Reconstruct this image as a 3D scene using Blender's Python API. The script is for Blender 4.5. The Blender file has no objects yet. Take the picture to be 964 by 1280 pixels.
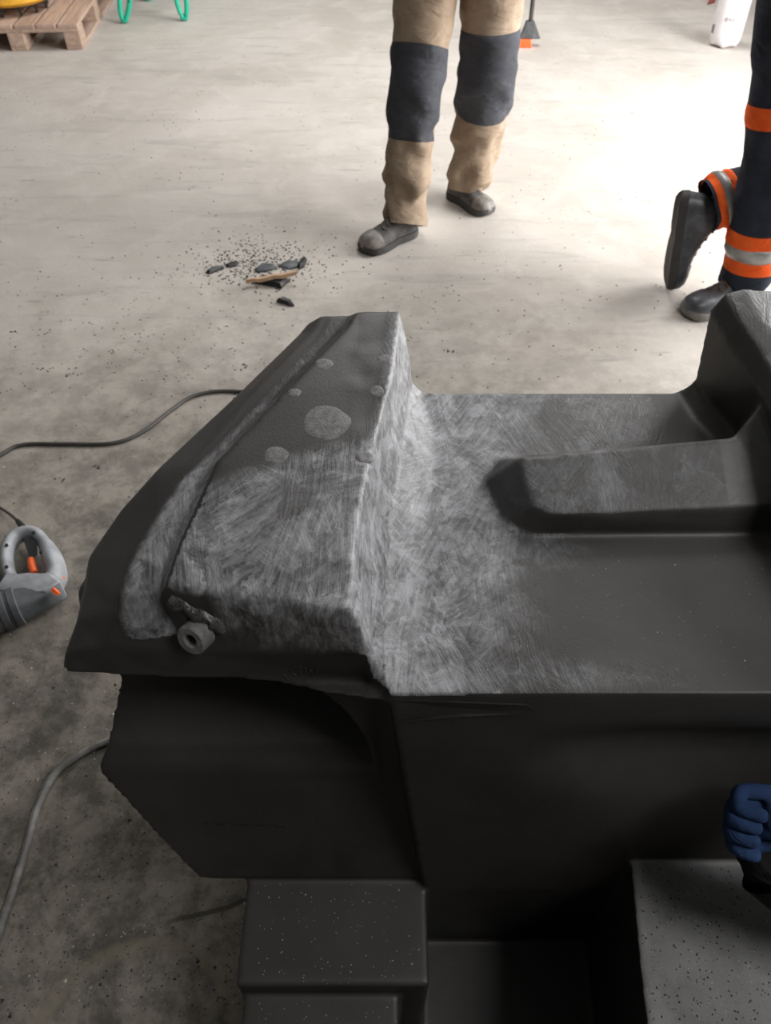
import bpy, bmesh, math, random
import numpy as np
from mathutils import Vector, Matrix, noise as mnoise

# ------------------------------------------------------------------ camera, world, light, exposure
scene = bpy.context.scene
PITCH = math.radians(47.0); CAM_H = 1.6; FPX = 963.0
CT, ST = math.cos(PITCH), math.sin(PITCH)
cam_data = bpy.data.cameras.new('camera')
cam = bpy.data.objects.new('camera', cam_data)
scene.collection.objects.link(cam)
cam.location = (0, 0, CAM_H)
cam.rotation_euler = (math.radians(90) - PITCH, 0, 0)
cam_data.sensor_fit = 'HORIZONTAL'; cam_data.sensor_width = 36.0
cam_data.lens = 36.0 * FPX / 964.0
cam_data.clip_start = 0.02
cam_data.dof.use_dof = True; cam_data.dof.focus_distance = 0.92; cam_data.dof.aperture_fstop = 13.0
scene.camera = cam

world = bpy.data.worlds.new('world'); scene.world = world
world.use_nodes = True
world.node_tree.nodes['Background'].inputs[0].default_value = (0.86, 0.92, 1.0, 1)
world.node_tree.nodes['Background'].inputs[1].default_value = 1.0

def area_light(name, loc, rot, sx, sy, power, col):
    d = bpy.data.lights.new(name, 'AREA'); d.shape = 'RECTANGLE'
    d.size = sx; d.size_y = sy; d.energy = power; d.color = col
    o = bpy.data.objects.new(name, d); scene.collection.objects.link(o)
    o.location = loc; o.rotation_euler = rot
    return o
# daylight entering through the hall's roller door in the right wall and through the roof light
DOOR = (1.9, 4.8, 0.0, 3.5)            # y0 y1 z0 z1 in the right wall
ROOF = (-0.5, 1.5, 5.0, 7.0)            # x0 x1 y0 y1 in the ceiling
HX0, HX1, HY0, HY1, HZ = -6.0, 3.1, -7.0, 12.0, 4.2
area_light('door_daylight', (HX1 + 0.12, (DOOR[0] + DOOR[1]) / 2, 1.75), (0, math.radians(90), 0), 3.5, 2.9, 400, (1.0, 0.985, 0.975))
area_light('roof_daylight', ((ROOF[0] + ROOF[1]) / 2, (ROOF[2] + ROOF[3]) / 2, HZ + 0.12), (0, 0, 0), 2.0, 2.0, 185, (1.0, 0.985, 0.975))

ROOF2 = (1.6, 2.9, -1.2, 0.1)           # a second, smaller roof light nearer the camera
area_light('roof_daylight_small', ((ROOF2[0] + ROOF2[1]) / 2, (ROOF2[2] + ROOF2[3]) / 2, HZ + 0.12), (0, 0, 0), 1.3, 1.3, 90, (1.0, 0.985, 0.975))

scene.view_settings.view_transform = 'Standard'
scene.view_settings.look = 'None'
scene.view_settings.exposure = 0.0
scene.view_settings.gamma = 1.0
scene.view_settings.use_curve_mapping = False

# ------------------------------------------------------------------ helpers
COL = scene.collection
RNG = random.Random(7)

def ray(px, py):
    a = (px - 482.0) / FPX; b = (640.0 - py) / FPX
    return Vector((a, CT + b * ST, -ST + b * CT))
def Pz(px, py, z):
    r = ray(px, py); return Vector((0, 0, CAM_H)) + r * ((z - CAM_H) / r.z)
def Py(px, py, y):
    r = ray(px, py); return Vector((0, 0, CAM_H)) + r * (y / r.y)

def link(name, mesh, mat=None, parent=None):
    o = bpy.data.objects.new(name, mesh); COL.objects.link(o)
    if mat is not None and not mesh.materials: mesh.materials.append(mat)
    if parent is not None: o.parent = parent
    return o
def tag(o, label=None, cat=None, group=None, kind=None):
    if label: o['label'] = label
    if cat: o['category'] = cat
    if group: o['group'] = group
    if kind: o['kind'] = kind
    return o
def thing(name, label, cat, loc=(0, 0, 0), rz=0, group=None):
    o = bpy.data.objects.new(name, None); COL.objects.link(o)
    o.location = loc; o.rotation_euler = (0, 0, rz); o.empty_display_size = 0.05
    return tag(o, label, cat, group)

class MB:
    """collects shapes into one mesh"""
    def __init__(s): s.v = []; s.f = []
    def add(s, vs, fs):
        n = len(s.v); s.v += [tuple(v) for v in vs]; s.f += [tuple(i + n for i in f) for f in fs]; return s
    def box(s, c, d, rot=None):
        vs = []
        for x in (-.5, .5):
            for y in (-.5, .5):
                for z in (-.5, .5):
                    v = Vector((x * d[0], y * d[1], z * d[2]))
                    if rot is not None: v = rot @ v
                    vs.append(v + Vector(c))
        return s.add(vs, [(0, 1, 3, 2), (4, 6, 7, 5), (0, 4, 5, 1), (2, 3, 7, 6), (0, 2, 6, 4), (1, 5, 7, 3)])
    def loft(s, rings, cap=True, closed=False):
        n = len(rings[0]); vs = [v for r in rings for v in r]; fs = []
        m = len(rings)
        for i in range(m if closed else m - 1):
            a = i * n; b = ((i + 1) % m) * n
            for j in range(n):
                k = (j + 1) % n
                fs.append((a + j, a + k, b + k, b + j))
        if cap and not closed:
            c0 = sum((Vector(v) for v in rings[0]), Vector()) / n; c1 = sum((Vector(v) for v in rings[-1]), Vector()) / n
            i0 = len(vs); vs = vs + [c0, c1]
            for j in range(n):
                k = (j + 1) % n
                fs.append((i0, k, j)); fs.append((i0 + 1, (m - 1) * n + j, (m - 1) * n + k))
        return s.add(vs, fs)
    def tube(s, path, rad, n=10, closed=False, flat=1.0, up=Vector((0, 0, 1))):
        path = [Vector(p) for p in path]; rings = []
        m = len(path)
        for i, p in enumerate(path):
            if closed: t = path[(i + 1) % m] - path[i - 1]
            else: t = path[min(i + 1, m - 1)] - path[max(i - 1, 0)]
            t.normalize()
            u = up if abs(t.dot(up)) < 0.95 else Vector((0, 1, 0))
            a = t.cross(u).normalized(); b = a.cross(t).normalized()
            r = rad[i] if isinstance(rad, (list, tuple)) else rad
            rings.append([p + a * (math.cos(q) * r) + b * (math.sin(q) * r * flat) for q in [2 * math.pi * k / n for k in range(n)]])
        return s.loft(rings, cap=not closed, closed=closed)
    def lathe(s, prof, M=Matrix(), n=28):
        rings = []
        for r, z in prof:
            rings.append([M @ Vector((r * math.cos(2 * math.pi * k / n), r * math.sin(2 * math.pi * k / n), z)) for k in range(n)])
        return s.loft(rings)
    def hull(s, pts):
        bm = bmesh.new()
        for p in pts: bm.verts.new(p)
        bmesh.ops.convex_hull(bm, input=bm.verts[:])
        bmesh.ops.delete(bm, geom=[v for v in bm.verts if not v.link_faces], context='VERTS')
        bm.verts.index_update()
        s.add([v.co.copy() for v in bm.verts], [[v.index for v in f.verts] for f in bm.faces]); bm.free(); return s
    def mesh(s, name, smooth=True, angle=40):
        me = bpy.data.meshes.new(name); me.from_pydata(s.v, [], s.f)
        bm = bmesh.new(); bm.from_mesh(me); bmesh.ops.recalc_face_normals(bm, faces=bm.faces[:]); bm.to_mesh(me); bm.free()
        if smooth: me.polygons.foreach_set('use_smooth', [True] * len(me.polygons)); me.set_sharp_from_angle(angle=math.radians(angle))
        me.update(); return me
    def build(s, name, mat, parent=None, smooth=True, angle=40, bevel=0):
        o = link(name, s.mesh(name, smooth, angle), mat, parent)
        if bevel:
            b = o.modifiers.new('bevel', 'BEVEL'); b.width = bevel; b.segments = 2; b.limit_method = 'ANGLE'; b.angle_limit = math.radians(35)
        return o

def catmull(pts, n):
    pts = [np.array(p, float) for p in pts]; out = []
    P = [2 * pts[0] - pts[1]] + pts + [2 * pts[-1] - pts[-2]]
    m = len(pts) - 1
    for i in range(n):
        t = i / (n - 1) * m; k = min(int(t), m - 1); u = t - k
        a, b, c, d = P[k], P[k + 1], P[k + 2], P[k + 3]
        out.append(0.5 * (2 * b + (c - a) * u + (2 * a - 5 * b + 4 * c - d) * u * u + (3 * b - a - 3 * c + d) * u ** 3))
    return out
def V(seq): return [Vector(tuple(p)) for p in seq]
def sstep(a, b, x):
    t = np.clip((x - a) / (b - a), 0, 1); return t * t * (3 - 2 * t)

# ------------------------------------------------------------------ materials
def new_mat(name):
    m = bpy.data.materials.new(name); m.use_nodes = True
    nt = m.node_tree; b = nt.nodes['Principled BSDF']
    return m, nt, b
class N:
    """tiny node helper"""
    def __init__(s, nt): s.nt = nt
    def __call__(s, typ, ins=None, **kw):
        n = s.nt.nodes.new(typ)
        for k, v in kw.items(): setattr(n, k, v)
        for k, v in (ins or {}).items():
            if isinstance(v, bpy.types.NodeSocket): s.nt.links.new(v, n.inputs[k])
            else: n.inputs[k].default_value = v
        return n
    def math(s, op, a, b=0.0, c=None, clamp=False):
        d = {0: a, 1: b}
        if c is not None: d[2] = c
        return s('ShaderNodeMath', d, operation=op, use_clamp=clamp).outputs[0]
    def mix(s, f, a, b, blend='MIX'):
        n = s('ShaderNodeMix', None, data_type='RGBA', blend_type=blend)
        for i, v in ((0, f), (6, a), (7, b)):
            if isinstance(v, bpy.types.NodeSocket): s.nt.links.new(v, n.inputs[i])
            else: n.inputs[i].default_value = v if i == 0 else (*v, 1) if len(v) == 3 else v
        return n.outputs[2]
    def ramp(s, f, a, b):
        return s('ShaderNodeMapRange', {0: f, 1: a, 2: b, 3: 0.0, 4: 1.0}, interpolation_type='SMOOTHSTEP').outputs[0]
    def noise(s, vec, scale, detail=4, rough=0.55, dist=0.0):
        return s('ShaderNodeTexNoise', {'Vector': vec, 'Scale': scale, 'Detail': detail, 'Roughness': rough, 'Distortion': dist}).outputs[0]

def simple(name, col, rough=0.6, metal=0.0, var=0.15, scale=30, bump=0.0, bscale=200, col2=None, spec=0.5):
    m, nt, b = new_mat(name); n = N(nt)
    co = n('ShaderNodeTexCoord').outputs['Object']
    f = n.noise(co, scale)
    c2 = col2 if col2 else tuple(c * (1 - var) for c in col)
    c1 = tuple(min(1, c * (1 + var * 0.6)) for c in col) if not col2 else col
    nt.links.new(n.mix(n.ramp(f, .35, .65), c2, c1), b.inputs['Base Color'])
    b.inputs['Roughness'].default_value = rough; b.inputs['Metallic'].default_value = metal
    b.inputs['Specular IOR Level'].default_value = spec
    if bump:
        bn = n('ShaderNodeBump', {'Height': n.noise(co, bscale, 3), 'Strength': bump, 'Distance': 0.002})
        nt.links.new(bn.outputs[0], b.inputs['Normal'])
    return m

def fabric(name, col, col2, scale=9):
    m, nt, b = new_mat(name); n = N(nt)
    co = n('ShaderNodeTexCoord').outputs['Object']
    f = n.noise(co, scale, 5, .6)
    nt.links.new(n.mix(n.ramp(f, .35, .68), col2, col), b.inputs['Base Color'])
    b.inputs['Roughness'].default_value = 0.9; b.inputs['Specular IOR Level'].default_value = 0.2
    bn = n('ShaderNodeBump', {'Height': n.noise(co, 500, 2), 'Strength': .35, 'Distance': .001})
    bn2 = n('ShaderNodeBump', {'Height': n.noise(n('ShaderNodeMapping', {'Vector': co, 'Rotation': (.3, .5, 0), 'Scale': (10, 10, 24)}).outputs[0], 1.0, 3, .5, .8), 'Strength': .75, 'Distance': .016, 'Normal': bn.outputs[0]})
    nt.links.new(bn2.outputs[0], b.inputs['Normal'])
    return m

def wood_mat(name, ca, cb):
    m, nt, b = new_mat(name); n = N(nt)
    co = n('ShaderNodeTexCoord').outputs['Object']
    oi = n('ShaderNodeObjectInfo').outputs['Random']
    mp = n('ShaderNodeMapping', {'Vector': co, 'Scale': (30, 3, 30), 'Location': (0, 0, 0)})
    addv = n('ShaderNodeVectorMath', {0: mp.outputs[0], 1: n('ShaderNodeCombineXYZ', {0: n.math('MULTIPLY', oi, 37.0)}).outputs[0]}, operation='ADD').outputs[0]
    f = n.noise(addv, 1.4, 6, .6, .6)
    c = n.mix(n.ramp(f, .3, .72), ca, cb)
    c = n.mix(n.math('MULTIPLY', oi, .35), c, tuple(x * .6 for x in ca))
    nt.links.new(c, b.inputs['Base Color']); b.inputs['Roughness'].default_value = .85
    bn = n('ShaderNodeBump', {'Height': f, 'Strength': .4, 'Distance': .004}); nt.links.new(bn.outputs[0], b.inputs['Normal'])
    return m

def floor_mat():
    m, nt, b = new_mat('dusty_concrete'); n = N(nt)
    co = n('ShaderNodeTexCoord').outputs['Object']
    sx = n('ShaderNodeSeparateXYZ', {0: co}).outputs
    big = n.noise(co, .9, 5, .6, .5); mid = n.noise(co, 5, 6, .65, .8); fine = n.noise(co, 60, 5, .7)
    c = n.mix(n.ramp(big, .3, .7), (.42, .38, .335), (.52, .48, .435))
    c = n.mix(n.math('MULTIPLY', n.ramp(mid, .42, .72), .45), c, (.60, .56, .51))
    # long dusty drag smears
    mp = n('ShaderNodeMapping', {'Vector': co, 'Rotation': (0, 0, .35), 'Scale': (1.2, 7, 1)})
    sm = n.noise(mp.outputs[0], 1.6, 5, .6, .6)
    c = n.mix(n.math('MULTIPLY', n.ramp(sm, .52, .74), .48), c, (.30, .285, .27))
    c = n.mix(n.math('MULTIPLY', n.ramp(fine, .56, .75), .30), c, (.25, .22, .19))
    # uneven grime around the moulding, spread and darkened to paint in foreground shade
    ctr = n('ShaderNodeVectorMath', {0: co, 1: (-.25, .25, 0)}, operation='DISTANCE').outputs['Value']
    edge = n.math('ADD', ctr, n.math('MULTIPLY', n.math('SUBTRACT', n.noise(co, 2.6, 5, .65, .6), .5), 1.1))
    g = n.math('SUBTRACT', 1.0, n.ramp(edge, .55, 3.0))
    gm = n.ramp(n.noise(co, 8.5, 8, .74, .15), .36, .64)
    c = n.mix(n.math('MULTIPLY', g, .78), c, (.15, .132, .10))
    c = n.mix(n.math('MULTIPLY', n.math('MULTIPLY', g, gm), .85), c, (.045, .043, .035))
    # floor joint and a ring left by a bucket
    def line(p, q, w, wob=.02):
        d = (q - p); L = d.length; nx, ny = -d.y / L, d.x / L
        e = n.math('ADD', n.math('MULTIPLY', sx[0], nx), n.math('ADD', n.math('MULTIPLY', sx[1], ny), -(nx * p.x + ny * p.y)))
        e = n.math('ADD', e, n.math('MULTIPLY', n.math('SUBTRACT', n.noise(co, 6, 3), .5), wob))
        return n.math('SUBTRACT', 1.0, n.ramp(n.math('ABSOLUTE', e), w * .4, w))
    j = line(Pz(430, 1095, 0), Pz(180, 1160, 0), .007, .03)
    jm = (Pz(430, 1095, 0) + Pz(180, 1160, 0)) / 2
    jd = n('ShaderNodeVectorMath', {0: co, 1: tuple(jm)}, operation='DISTANCE').outputs['Value']
    j = n.math('MULTIPLY', j, n.math('SUBTRACT', 1.0, n.ramp(jd, .10, .19)))
    c = n.mix(n.math('MULTIPLY', j, n.math('MULTIPLY', g, .8)), c, (.03, .028, .022))
    rc = Pz(165, 1330, 0)
    rd = n('ShaderNodeVectorMath', {0: co, 1: (rc.x, rc.y, 0)}, operation='DISTANCE').outputs['Value']
    rd = n.math('ADD', rd, n.math('MULTIPLY', n.math('SUBTRACT', n.noise(co, 9, 3), .5), .03))
    ringm = n.math('SUBTRACT', 1.0, n.ramp(n.math('ABSOLUTE', n.math('SUBTRACT', rd, .185)), .006, .02))
    c = n.mix(n.math('MULTIPLY', ringm, .5), c, (.20, .175, .125))
    # dark tyre scuffs
    mp2 = n('ShaderNodeMapping', {'Vector': co, 'Rotation': (0, 0, -.5), 'Scale': (2.2, 9, 1)})
    sc = n.noise(mp2.outputs[0], 2.3, 2, .5)
    c = n.mix(n.math('MULTIPLY', n.ramp(sc, .66, .76), .40), c, (.20, .195, .19))
    # specks
    vo = n('ShaderNodeTexVoronoi', {'Vector': co, 'Scale': 26.0, 'Randomness': 1.0})
    sp = n.math('MULTIPLY', n.math('SUBTRACT', 1.0, n.ramp(vo.outputs['Distance'], .07, .16)), n.ramp(n.noise(co, 3.1, 3), .48, .6))
    c = n.mix(n.math('MULTIPLY', sp, .8), c, (.07, .06, .05))
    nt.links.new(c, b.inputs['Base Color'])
    b.inputs['Roughness'].default_value = .78; b.inputs['Specular IOR Level'].default_value = .35
    h = n.math('ADD', n.math('MULTIPLY', mid, .5), n.math('MULTIPLY', fine, .5))
    bn = n('ShaderNodeBump', {'Height': h, 'Strength': .35, 'Distance': .006}); nt.links.new(bn.outputs[0], b.inputs['Normal'])
    return m

def plastic_mat():
    """black moulded polyethylene; the 'scrape' attribute says where it was planed and sanded grey"""
    m, nt, b = new_mat('black_polyethylene'); n = N(nt)
    co = n('ShaderNodeTexCoord').outputs['Object']
    at = n('ShaderNodeAttribute', None, attribute_name='scrape').outputs['Fac']
    tone = n('ShaderNodeAttribute', None, attribute_name='haze').outputs['Fac']
    # planing strokes: cells, each with its own stroke direction
    def warp(v, sc_, amt_):
        w_ = n('ShaderNodeTexNoise', {'Vector': v, 'Scale': sc_, 'Detail': 4.0, 'Roughness': .65})
        w_ = n('ShaderNodeVectorMath', {0: w_.outputs['Color'], 1: (.5, .5, .5)}, operation='SUBTRACT').outputs[0]
        return n('ShaderNodeVectorMath', {0: v, 1: n('ShaderNodeVectorMath', {0: w_, 3: amt_}, operation='SCALE').outputs[0]}, operation='ADD').outputs[0]
    cow = warp(co, 11.0, .14)
    def strokes(scale, spread, mean, fine):
        sq = n('ShaderNodeMapping', {'Vector': cow, 'Scale': (1.0, .55, 1.0)}).outputs[0]
        vo = n('ShaderNodeTexVoronoi', {'Vector': sq, 'Scale': scale})
        rnd = n('ShaderNodeSeparateColor', {0: vo.outputs['Color']}).outputs
        ang = n.math('MULTIPLY_ADD', rnd[0], spread, mean - spread / 2)
        rot = n('ShaderNodeVectorRotate', {'Vector': co, 'Angle': ang}, rotation_type='Z_AXIS').outputs[0]
        st = n('ShaderNodeMapping', {'Vector': rot, 'Scale': (fine, fine * .075, fine * .3)}).outputs[0]
        return n.noise(st, 1.0, 4, .65, .25), rnd
    k1, rnd = strokes(15.0, 1.5, .25, 230)
    k2, rndb = strokes(34.0, 2.4, .1, 120)
    streak = k1
    patch = n.noise(cow, 7, 6, .66, .3)
    patch2 = n.noise(cow, 26, 5, .65, .3)
    amt = n.math('ADD', n.math('MULTIPLY', at, 1.25), n.math('MULTIPLY', n.math('SUBTRACT', patch, .5), 1.7))
    amt = n.math('ADD', amt, n.math('MULTIPLY', n.math('SUBTRACT', rnd[1], .5), .26))
    amt = n.math('ADD', amt, n.math('MULTIPLY', n.math('SUBTRACT', rndb[1], .5), .22))
    amt = n.math('MULTIPLY', n.ramp(amt, .15, 1.3), n.ramp(at, .02, .25))
    str_ = n.math('ADD', n.math('MULTIPLY', n.ramp(k1, .3, .72), .5), n.math('MULTIPLY', n.ramp(k2, .32, .70), .5))
    f = n.math('MULTIPLY', amt, n.math('MULTIPLY_ADD', str_, .85, .22))
    f = n.math('ADD', f, n.math('MULTIPLY', n.math('MULTIPLY', amt, n.math('SUBTRACT', n.ramp(patch2, .35, .70), .42)), .62), clamp=True)
    base = n.mix(n.ramp(n.noise(co, 6, 5, .6, .5), .3, .7), (.027, .025, .0235), (.044, .0405, .037))
    base = n.mix(n.math('MULTIPLY', n.ramp(n.noise(co, 420, 2, .6), .60, .72), .35), base, (.075, .073, .072))
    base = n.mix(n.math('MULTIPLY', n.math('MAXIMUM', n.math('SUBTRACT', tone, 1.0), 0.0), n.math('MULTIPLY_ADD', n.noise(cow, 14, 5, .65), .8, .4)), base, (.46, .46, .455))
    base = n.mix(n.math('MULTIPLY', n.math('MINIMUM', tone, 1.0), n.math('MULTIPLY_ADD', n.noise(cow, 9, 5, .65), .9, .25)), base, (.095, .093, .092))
    c = n.mix(f, base, (.30, .305, .318))
    # thin chalky burrs at the ends of strokes
    ch = n.math('MULTIPLY', n.math('MULTIPLY', n.ramp(streak, .66, .76), n.ramp(patch2, .5, .62)), at)
    c = n.mix(n.math('MULTIPLY', ch, .7), c, (.55, .54, .53))
    nt.links.new(c, b.inputs['Base Color'])
    nt.links.new(n.math('MULTIPLY_ADD', f, .12, .46), b.inputs['Roughness'])
    b.inputs['Specular IOR Level'].default_value = .42
    grain = n.noise(co, 330, 3, .6)
    b1 = n('ShaderNodeBump', {'Height': grain, 'Strength': .22, 'Distance': .0015})
    hh = n.math('MULTIPLY', n.math('ADD', n.math('MULTIPLY', str_, .6), n.math('MULTIPLY', rnd[2], .5)), n.ramp(at, .05, .4))
    b2 = n('ShaderNodeBump', {'Height': hh, 'Strength': .45, 'Distance': .0025, 'Normal': b1.outputs[0]})
    nt.links.new(b2.outputs[0], b.inputs['Normal'])
    return m

M_FLOOR = floor_mat(); M_PLASTIC = plastic_mat()
M_WALL = simple('painted_wall', (.20, .20, .20), .85, var=.1, scale=3)
M_CEIL = simple('roof_sheet', (.22, .22, .22), .8, var=.1, scale=2)
M_BLACKP = simple('dark_plastic', (.022, .021, .021), .5, bump=.2)
M_BUSH = simple('worn_grey_insert', (.20, .195, .19), .5, var=.25, scale=90, bump=.3)
M_HOLE = simple('bore_black', (.008, .008, .008), .8)
M_PLUG = simple('sanded_plug', (.135, .132, .131), .55, var=.28, scale=120, bump=.4, bscale=400)
M_FLAP = simple('torn_plastic', (.06, .058, .056), .32, var=.6, scale=120, bump=.8, bscale=150)
M_TAN = fabric('tan_canvas', (.36, .28, .205), (.27, .20, .14))
M_PADCLOTH = fabric('charcoal_canvas', (.075, .078, .088), (.05, .052, .06))
M_NAVY = fabric('navy_canvas', (.035, .042, .06), (.022, .026, .038))
M_ORANGE = fabric('hi_vis_orange', (.96, .155, .03), (.86, .11, .018))
M_BLACKCLOTH = fabric('black_cloth', (.018, .018, .019), (.011, .011, .012))
M_REFLECT = simple('reflective_tape', (.34, .34, .33), .4, metal=.25)
M_BLUE = fabric('blue_canvas', (.035, .075, .18), (.022, .045, .115))
M_SKIN = simple('skin', (.52, .32, .24), .5, var=.06)
M_HAIR = simple('hair', (.05, .035, .025), .7, bump=.5)
M_SHOE = simple('grey_shoe_leather', (.085, .08, .077), .6, var=.4, scale=25, bump=.3)
M_SHOE2 = simple('black_boot_leather', (.095, .10, .11), .36, var=.4, scale=18, bump=.2)
M_TOECAP = simple('scuffed_toe_cap', (.20, .18, .16), .55, var=.35, scale=30)
M_SOLE = simple('rubber_sole', (.05, .047, .045), .8)
M_SOLE2 = simple('rubber_sole_grey', (.20, .185, .17), .8)
M_LACE = simple('lace', (.10, .075, .06), .9)
M_LACE2 = simple('brown_lace', (.16, .085, .05), .9)
M_CABLE = simple('cable_rubber', (.055, .05, .045), .6)
M_CABLE2 = simple('dusty_cable', (.16, .155, .14), .65, var=.3, scale=40)
M_TOOLG = simple('tool_grey_plastic', (.30, .31, .325), .5, var=.2, scale=25)
M_TOOLD = simple('tool_dark_plastic', (.085, .09, .095), .45, var=.25)
M_TRIG = simple('orange_plastic', (.95, .14, .025), .45, var=.08)
M_SCREW = simple('screw_black', (.02, .02, .02), .5)
M_STEEL = simple('tool_steel', (.5, .5, .5), .35, metal=.9)
M_WOOD = wood_mat('pallet_wood', (.40, .27, .20), (.58, .43, .34))
M_STICK = wood_mat('stick_wood', (.50, .32, .19), (.62, .42, .27))
M_GREEN = simple('green_paint', (.02, .52, .34), .38, var=.1)
M_YELLOW = simple('yellow_plastic', (.80, .42, .035), .5, var=.12)
M_BOTTLE = simple('milky_bottle', (.86, .82, .83), .35, var=.03)
M_PRINT = simple('grey_print', (.20, .19, .22), .6)
M_PRINT2 = simple('pale_print', (.55, .52, .57), .6)
M_CHIP = simple('plastic_crumbs', (.06, .055, .05), .7, var=.5, scale=15)
M_PALE = simple('pale_crumbs', (.55, .53, .50), .7, var=.3, scale=15)
M_ROLLER = simple('door_frame_steel', (.35, .36, .37), .5, metal=.3)
M_MAROON = simple('maroon_paint', (.25, .06, .05), .6)

# ------------------------------------------------------------------ the setting
def struct(name, mb, mat, label=None):
    o = mb.build(name, mat, None, smooth=False); o['kind'] = 'structure'
    if label: o['label'] = label
    return o
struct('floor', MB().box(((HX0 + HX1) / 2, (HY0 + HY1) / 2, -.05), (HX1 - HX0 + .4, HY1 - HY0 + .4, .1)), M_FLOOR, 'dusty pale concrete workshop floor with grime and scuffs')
struct('wall_left', MB().box((HX0 - .1, (HY0 + HY1) / 2, HZ / 2), (.2, HY1 - HY0, HZ)), M_WALL, 'painted left wall of the hall')
struct('wall_back', MB().box(((HX0 + HX1) / 2, HY1 + .1, HZ / 2), (HX1 - HX0 + .4, .2, HZ)), M_WALL, 'painted far wall of the hall')
struct('wall_front', MB().box(((HX0 + HX1) / 2, HY0 - .1, HZ / 2), (HX1 - HX0 + .4, .2, HZ)), M_WALL, 'painted wall behind the photographer')
w = MB(); xc = HX1 + .1
w.box((xc, (HY0 + DOOR[0]) / 2, HZ / 2), (.2, DOOR[0] - HY0, HZ)); w.box((xc, (HY1 + DOOR[1]) / 2, HZ / 2), (.2, HY1 - DOOR[1], HZ))
w.box((xc, (DOOR[0] + DOOR[1]) / 2, (HZ + DOOR[3]) / 2), (.2, DOOR[1] - DOOR[0], HZ - DOOR[3]))
struct('wall_right', w, M_WALL, 'painted right wall with the open roller door')
w = MB()
for y in (DOOR[0] + .04, DOOR[1] - .04): w.box((HX1 - .03, y, DOOR[3] / 2), (.06, .08, DOOR[3]))
w.box((HX1 - .03, (DOOR[0] + DOOR[1]) / 2, DOOR[3] + .05), (.06, DOOR[1] - DOOR[0] + .1, .1))
struct('door_1', w, M_ROLLER, 'steel frame of the open roller door')
w = MB(); zc = HZ + .1
def slab(x0, x1, y0, y1): w.box(((x0 + x1) / 2, (y0 + y1) / 2, zc), (x1 - x0, y1 - y0, .2))
slab(HX0, HX1, HY0, ROOF2[2]); slab(HX0, ROOF2[0], ROOF2[2], ROOF2[3]); slab(ROOF2[1], HX1, ROOF2[2], ROOF2[3])
slab(HX0, HX1, ROOF2[3], ROOF[2]); slab(HX0, ROOF[0], ROOF[2], ROOF[3]); slab(ROOF[1], HX1, ROOF[2], ROOF[3]); slab(HX0, HX1, ROOF[3], HY1)
struct('ceiling', w, M_CEIL, 'sheet roof with two roof light openings')

# ------------------------------------------------------------------ the black plastic moulding
DZ = .85
S = MB()
# -- left wedge block: sections from the far end to the near end
#    O1 lip bottom, O2 lip top, R1 rail left, R2 rail right, E panel left, F panel right, W1..W3 wall and fillet
SEC = [
 [(383, 412, .935), (386, 403, .962), (402, 393, .974), (438, 393, .978), (446, 389, .990), (500, 386, .993), (510, 425, .950), (516, 478, .868), (527, 491, .845)],
 [(372, 425, .928), (374, 418, .956), (392, 412, .971), (425, 412, .976), (434, 409, .989), (498, 410, .991), (508, 438, .945), (515, 486, .872), (530, 502, .845)],
 [(298, 500, .915), (299, 491, .950), (318, 487, .965), (348, 492, .970), (357, 489, .984), (490, 470, .986), (499, 492, .932), (508, 522, .880), (548, 545, .846)],
 [(196, 600, .895), (197, 586, .938), (236, 583, .953), (260, 582, .957), (272, 577, .973), (460, 585, .973), (474, 600, .920), (492, 620, .875), (545, 635, .846)],
 [(150, 650, .868), (152, 636, .910), (195, 640, .943), (232, 640, .947), (247, 634, .965), (449, 640, .968), (467, 655, .912), (488, 668, .868), (542, 680, .846)],
 [(108, 712, .845), (111, 696, .882), (163, 696, .931), (211, 690, .937), (224, 684, .958), (441, 700, .963), (461, 715, .908), (484, 730, .864), (540, 742, .846)],
 [(104, 742, .838), (108, 726, .868), (146, 744, .918), (199, 742, .928), (208, 732, .953), (440, 762, .957), (462, 788, .903), (481, 805, .860), (535, 812, .846)],
 [(94, 790, .832), (96, 775, .860), (148, 762, .905), (203, 757, .915), (216, 749, .940), (446, 778, .945), (466, 806, .890), (480, 828, .857), (528, 838, .845)],
 [(78, 836, .828), (80, 818, .846), (130, 808, .868), (205, 815, .872), (240, 816, .876), (456, 812, .905), (472, 836, .868), (482, 856, .850), (515, 860, .845)],
]
under = [.80, .80, .80, .80, .81, .818, .82, .822, .826]
rings = []
for sec, uz in zip(SEC, under):
    top = [Pz(*p) for p in sec]
    o1, w3 = top[0], top[-1]
    rings.append(top + [Vector((w3.x, w3.y + .01, .828)), Vector(((o1.x + w3.x) / 2, (o1.y + w3.y) / 2 + .05, max(uz, .826))), Vector((o1.x + .012, o1.y + .01, uz))])
# far end closes a little behind
bot = []
for (px, py) in ((84, 841), (90, 842), (140, 843), (205, 844), (245, 845), (456, 850), (470, 862), (482, 872), (498, 880)):
    bot.append(Pz(px, py, .834))
o1, w3 = bot[0], bot[-1]
rings.append(bot + [Vector((w3.x, w3.y + .01, .826)), Vector(((o1.x + w3.x) / 2, (o1.y + w3.y) / 2 + .04, .826)), Vector((o1.x + .012, o1.y + .01, .826))])
S.loft(rings)
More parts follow.
